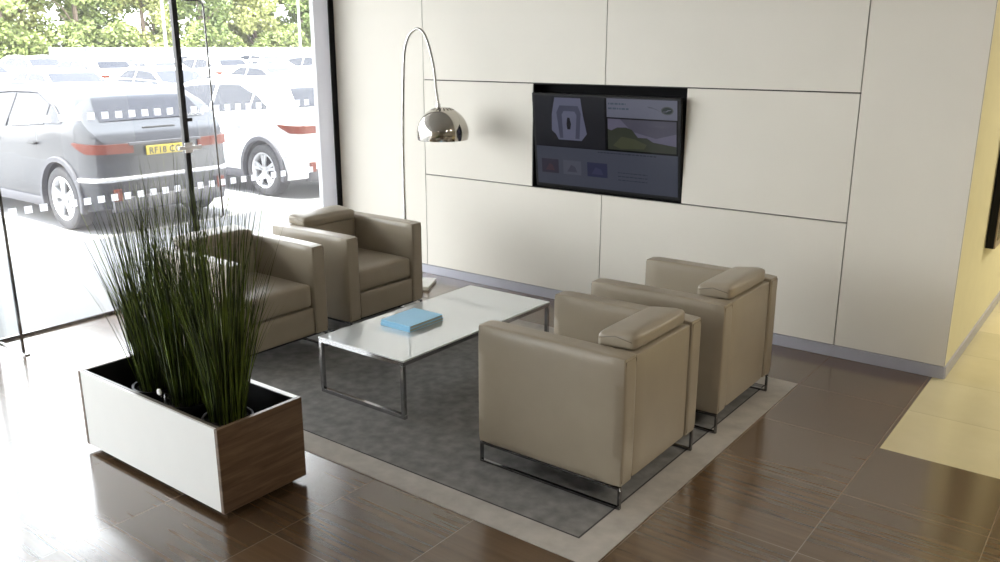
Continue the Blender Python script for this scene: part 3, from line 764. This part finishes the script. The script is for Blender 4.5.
        bm = bmesh.new(); y0, y1 = sorted((s * (W + .02), s * (W + .20))); box(bm, mxx - .05, mxx + .085, y0, y1, zb_ - .004, zb_ + .035, bev=.008)
        obj('mirror_base', bm, M['grille'], mr)
        if detail:
            for hx_ in (1.14, 2.15):
                bm = bmesh.new(); z = .93 if style == 'suv' else .86; y0, y1 = sorted((s * (hwx(hx_) - .02), s * (hwx(hx_) + .03)))
                box(bm, hx_, hx_ + .17, y0, y1, z, z + .025, bev=.008)
                obj('door_handle', bm, M['grille'] if pnt is P_GREY else pnt, t, smooth=True)
    # lamps follow the rounded plan
    def around(x0side, y_in, z0, z1, front=False, off=.008):
        """plan path from the side at x0side round the corner to y_in"""
        path = []
        if not front:
            for x in np.linspace(x0side, .0, 12): path.append((x, hwx(x)))
            path += [(0., y) for y in np.linspace(.70, y_in, 6)]
        else:
            for x in np.linspace(x0side, Ln - .02, 14): path.append((x, hwx(x)))
        return path
    for s in (-1, 1):
        path = around(.34, .40 if style == 'suv' else .34, 0, 0); bm = bmesh.new(); n_ = len(path)
        zt_ = 1.0 if style == 'suv' else .93
        V = []
        for i, (x, y) in enumerate(path):
            q = i / (n_ - 1); hgt = .018 + .085 * min(1, q * 3) 
            zc_ = zt_ - .005 - .02 * q if style == 'suv' else zt_ - .05
            nx_, ny_ = (0, 1) if i < 3 else ((-1, 0) if i > 11 else (-.7, .7))
            ring = []
            for o_ in (.014, -.012):
                for dz in (0, -hgt): ring.append(bm.verts.new((x + nx_ * o_, s * (y + ny_ * o_), zc_ + dz)))
            V.append(ring)
        for i in range(n_ - 1):
            for (p_, q_) in ((0, 1), (1, 3), (3, 2), (2, 0)): bm.faces.new((V[i][p_], V[i][q_], V[i + 1][q_], V[i + 1][p_]))
        bm.faces.new((V[0][0], V[0][1], V[0][3], V[0][2])); bm.faces.new((V[-1][0], V[-1][1], V[-1][3], V[-1][2]))
        bmesh.ops.recalc_face_normals(bm, faces=bm.faces[:])
        obj('tail_light', bm, M['red_lamp'], t, smooth=True)
        bm = bmesh.new(); V = []
        path = around(Ln - .42, 0, 0, 0, True); zt_ = .86 if style == 'suv' else .76
        for i, (x, y) in enumerate(path):
            q = i / (len(path) - 1); hgt = .03 + .10 * q
            V.append([bm.verts.new((x + .006, s * (y + .006), zt_ + .03 - .06 * q)), bm.verts.new((x + .006, s * (y + .006), zt_ + .03 - .06 * q - hgt))])
        for i in range(len(V) - 1): bm.faces.new((V[i][0], V[i][1], V[i + 1][1], V[i + 1][0]))
        bmesh.ops.recalc_face_normals(bm, faces=bm.faces[:])
        obj('head_light', bm, M['clear_lamp'], t, smooth=True)
    bm = bmesh.new(); box(bm, Ln - .04, Ln + .006, -.42, .42, .42, .62, bev=.01); obj('grille', bm, M['grille'], t)
    # rear bumper: lower dark valance, bright strip, fog reflectors
    bm = bmesh.new(); box(bm, -.035, .08, -.70, .70, .24, .40, bev=.02); obj('rear_valance', bm, M['clad'], t, smooth=True)
    bm = bmesh.new(); pth = [(x, -hwx(x) - .004, .60 + .0) for x in np.linspace(.28, 0.02, 8)] + [(-.018, y, .60) for y in np.linspace(-.70, .70, 6)] + [(x, hwx(x) + .004, .60) for x in np.linspace(.02, .28, 8)]
    tube(bm, pth, .028, 8); obj('bumper_strip', bm, M['chrome_trim'] if pnt is P_GREY else pnt, t, smooth=True)
    for s in (-1, 1):
        bm = bmesh.new(); y0, y1 = sorted((s * .60, s * .70)); box(bm, -.045, -.03, y0, y1, .37, .50, bev=.006); obj('reflector', bm, M['red_lamp'], t)
    if style == 'suv':
        bm = bmesh.new(); box(bm, .10, .17, -.20, .20, 1.10, 1.135, bev=.008); obj('badge_strip', bm, M['grille'], t)
        bm = bmesh.new(); box(bm, -.020, .01, -.45, .45, .955, .985, bev=.004); obj('tailgate_crease', bm, M['clad'], t)
        for s in (-1, 1):
            bm = bmesh.new(); tube(bm, [(x, s * (wroof(x) * .9), top(x) + .025) for x in np.linspace(.75, 2.3, 12)], .012, 6); obj('roof_rail', bm, M['brushed'], t, smooth=True)
    if plate:
        pb = obj('number_plate', bx(-.034, -.018, -.26, .26, .835, .935, bev=.002, seg=1), M['plate_yellow'], t)
        cu = bpy.data.curves.new('t', 'FONT'); cu.body = plate; cu.size = .098; cu.extrude = .0008; cu.offset = .0012; cu.align_x = 'LEFT'; cu.space_character = 1.08
        tmp = bpy.data.objects.new('t', cu); C.objects.link(tmp)
        me = bpy.data.meshes.new_from_object(tmp.evaluated_get(bpy.context.evaluated_depsgraph_get())); bpy.data.objects.remove(tmp)
        me.materials.clear(); me.materials.append(M['plate_ink'])
        # faces -x; seen from behind, left of the plate is local +y
        mt = Matrix(((0, 0, -1, -.0352), (-1, 0, 0, .232), (0, 1, 0, .848), (0, 0, 0, 1)))
        me.transform(mt)
        lt = bpy.data.objects.new('plate_lettering', me); C.objects.link(lt); lt.parent = pb
    return t

make_car('dark grey SUV parked just outside the window, yellow rear number plate', P_GREY, (-8.93, 5.50), PI, 'suv', plate='RF18 CC')
make_car('white SUV parked outside the glass door, to the right of the grey SUV', P_WHITE, (-9.0, 8.30), PI, 'suv')
row2 = [(7.7, 'car', P_WHITE, 'white saloon at the far left of the second row of parked cars'),
        (11.15, 'car', P_WHITE, 'white saloon facing the window, behind the roof of the grey SUV'),
        (14.05, 'car', P_PEARL, 'pale saloon facing the window, beside the black window post in the second row'),
        (17.75, 'car', P_WHITE, 'white saloon facing the window, behind the white SUV'),
        (21.2, 'car', P_WHITE, 'white saloon of the second row, at the right edge of the window')]
for y, _, pt, lb in row2: make_car(lb, pt, (-24.7, y), 0., 'saloon', detail=False)
row3 = [(13.2, P_SILVER, 'saloon', 'silver saloon of the third row, at the left edge of the window'), (17.4, P_WHITE, 'suv', 'white SUV of the third row, behind the leftmost saloon pair'), (20.0, P_WHITE, 'saloon', 'white saloon of the third row, third from the left'), (22.6, P_PEARL, 'suv', 'pale SUV of the third row, left of the black window post'),
        (25.4, P_WHITE, 'saloon', 'white saloon of the third row, right of the black window post'), (28.4, P_SILVER, 'suv', 'silver SUV of the third row, toward the right of the window')]
for y, pt, st, lb in row3: make_car(lb, pt, (-30.8, y), PI, st, detail=False)
row4 = [(19.6, P_WHITE, 'suv', 'white SUV in the farthest row, leftmost of that row'), (24.0, P_WHITE, 'saloon', 'white saloon in the farthest row, second from the left'), (28.6, P_PEARL, 'suv', 'pale SUV in the farthest row, behind the black window post'), (32.5, P_WHITE, 'suv', 'white SUV in the farthest row, rightmost of that row')]
for y, pt, st, lb in row4: make_car(lb, pt, (-44., y), 0., st, detail=False)

# boundary fence: boards between posts
fe = thing('boundary_fence', 'long pale boarded fence at the far side of the car park', 'fence', (-52, 47.3, 0))
bm = bmesh.new()
for k in range(20): box(bm, -.03, .03, -22 + k * 2.2, -22 + k * 2.2 + 2.14, .1, 1.85)
obj('boards', bm, M['fence'], fe)
for k in range(21): obj('fence_post', bx(-.06, .08, -22 + k * 2.2 - .07, -22 + k * 2.2 + .03, 0, 1.95, bev=.01), M['post'], fe)
obj('top_rail', bx(-.05, .06, -22, 22, 1.8505, 1.90), M['post'], fe)
# lamp posts
for (x, y, lb) in ((-47, 39.6, 'tall pale lamp post in front of the trees, near the right window frame'), (-47, 29.6, 'tall pale lamp post in front of the trees, left of the black window post')):
    t = thing('lamp_post', lb, 'lamp post', (x, y, 0), 0, 'lamp posts in the car park')
    bm = bmesh.new(); tube(bm, [(0, 0, 0), (0, 0, 1.), (0, 0, 8)], .1, 12, radii=[.11, .09, .06]); obj('post', bm, M['post'], t, smooth=True)
    bm = bmesh.new(); tube(bm, [(0, 0, 7.9), (.4, 0, 8.1), (.9, 0, 8.15)], .035, 8); obj('bracket', bm, M['post'], t, smooth=True)
    obj('lamp_head', bx(.8, 1.4, -.14, .14, 8.1, 8.2, bev=.03), M['post'], t)

# trees
def tree(x, y, H, W, mi, seed, label, low=.5):
    rr = random.Random(seed)
    t = thing('tree', label, 'tree', (x, y, 0), 0, 'trees beyond the car park')
    bm = bmesh.new(); tube(bm, [(0, 0, 0), (.1, .05, H * .3), (-.05, .1, H * .6), (.05, 0, H * .9)], .2, 8, radii=[.22, .17, .11, .04])
    for k in range(6):
        a = rr.uniform(0, 2 * PI); z = H * rr.uniform(.25, .7)
        tube(bm, [(0, 0, z), (W * .3 * math.cos(a), W * .3 * math.sin(a), z + H * .12), (W * .7 * math.cos(a), W * .7 * math.sin(a), z + H * .2)], .06, 6, radii=[.08, .05, .02])
    obj('trunk', bm, M['bark'], t, smooth=True)
    vs, fs = [], []; blobs = []
    for k in range(48):
        z = rr.uniform(low, H); q = (z - low) / (H - low); rad = W * (.55 + .6 * math.sin(PI * min(1, q * .9 + .12))) 
        a = rr.uniform(0, 2 * PI); d = rad * math.sqrt(rr.random()) * .8
        blobs.append((d * math.cos(a), d * math.sin(a), z, rr.uniform(.55, 1.15)))
    for (bx_, by_, bz_, br) in blobs:
        for i in range(190):
            u, v = rr.uniform(-1, 1), rr.uniform(0, 2 * PI); s = math.sqrt(1 - u * u); r_ = br * (rr.random() ** .4)
            c = Vector((bx_ + r_ * s * math.cos(v), by_ + r_ * s * math.sin(v), bz_ + r_ * u * .8))
            if c.z < .2: continue
            A = Vector((rr.gauss(0, 1), rr.gauss(0, 1), rr.gauss(0, .6))).normalized() * rr.uniform(.09, .19)
            B = A.cross(Vector((rr.gauss(0, 1), rr.gauss(0, 1), rr.gauss(0, 1)))).normalized() * rr.uniform(.06, .12)
            i0 = len(vs); vs += [c - A, c + B, c + A, c - B]; fs.append((i0, i0 + 1, i0 + 2, i0 + 3))
    me = bpy.data.meshes.new('crown'); me.from_pydata([tuple(v) for v in vs], [], fs); me.materials.append(LEAF[mi])
    o = bpy.data.objects.new('crown', me); C.objects.link(o); o.parent = t
spec = []
ys = list(np.linspace(19.5, 60, 19))
pos = ['at the left edge of the view', 'second from the left edge', 'third from the left edge', 'above the leftmost parked cars', 'above the start of the pale fence', 'sixth from the left edge', 'seventh from the left edge', 'left of the black window post', 'just left of the black window post', 'behind the black window post', 'just right of the black window post', 'right of the thin door handle', 'well right of the door handle', 'above the white SUV', 'above the rear of the white SUV', 'left of the right lamp post', 'behind the right lamp post', 'beside the right window frame', 'behind the right window frame']
kinds = ['pale green bushy tree', 'mid green leafy tree', 'yellowish green tree']
for i, y in enumerate(ys):
    mi = (0, 1, 0, 2, 0, 1, 2, 0, 1, 0, 2, 0, 1, 1, 0, 1, 0, 0, 1)[i]
    h_ = (8.5, 9, 9.5, 7, 9, 9.5, 8, 7.5, 8.5, 9, 7, 8, 8.5, 9, 8, 8.5, 9, 8, 9)[i]
    tree(-55 - (i % 2) * 2.2, float(y), h_, 2.1, mi, 100 + i, kinds[mi] + ' beyond the car park fence, ' + pos[i], .4)
# clipped hedge growing along the foot of the trees: one continuous mass of leaves
rr = random.Random(5); vs, fs = [], []
for i in range(26000):
    y = rr.uniform(16, 64); hh = 2.6 + .7 * math.sin(y * .9) + .4 * math.sin(y * 2.3)
    c = Vector((-53.3 + rr.uniform(-.7, .5), y, hh * (1 - rr.random() ** 2)))
    A = Vector((rr.gauss(0, 1), rr.gauss(0, 1), rr.gauss(0, .6))).normalized() * rr.uniform(.10, .2); B = A.cross(Vector((rr.gauss(0, 1), rr.gauss(0, 1), rr.gauss(0, 1)))).normalized() * rr.uniform(.06, .12)
    i0 = len(vs); vs += [c - A, c + B, c + A, c - B]; fs.append((i0, i0 + 1, i0 + 2, i0 + 3))
me = bpy.data.meshes.new('hedge'); me.from_pydata([tuple(v) for v in vs], [], fs); me.materials.append(LEAF[0])
o = bpy.data.objects.new('hedge', me); C.objects.link(o)
tag(o, 'long mid green hedge growing behind the pale fence, below the trees', 'hedge')

# ------------------------------------------------------------------ light
w = bpy.data.worlds.new('sky'); S.world = w; w.use_nodes = True; nt = w.node_tree; bg = nt.nodes['Background']
tc = N(nt, 'ShaderNodeTexCoord'); sx = N(nt, 'ShaderNodeSeparateXYZ'); nt.links.new(tc.outputs['Generated'], sx.inputs[0])
rp = N(nt, 'ShaderNodeValToRGB'); rp.color_ramp.elements[0].position = .0; rp.color_ramp.elements[0].color = (.98, .975, .97, 1)
rp.color_ramp.elements[1].position = .9; rp.color_ramp.elements[1].color = (.84, .90, 1., 1)
nt.links.new(sx.outputs['Z'], rp.inputs[0]); nt.links.new(rp.outputs[0], bg.inputs['Color']); bg.inputs['Strength'].default_value = 11.0
sun = bpy.data.lights.new('sun', 'SUN'); sun.energy = 20; sun.angle = math.radians(1.2); sun.color = (1, .95, .87)
so = bpy.data.objects.new('sun', sun); C.objects.link(so)
so.rotation_euler = Vector((-.16, .10, -.98)).to_track_quat('-Z', 'Y').to_euler()

S.view_settings.view_transform = 'Standard'; S.view_settings.look = 'None'
S.view_settings.gamma = 1; S.view_settings.use_curve_mapping = False
S.view_settings.exposure = 0.0
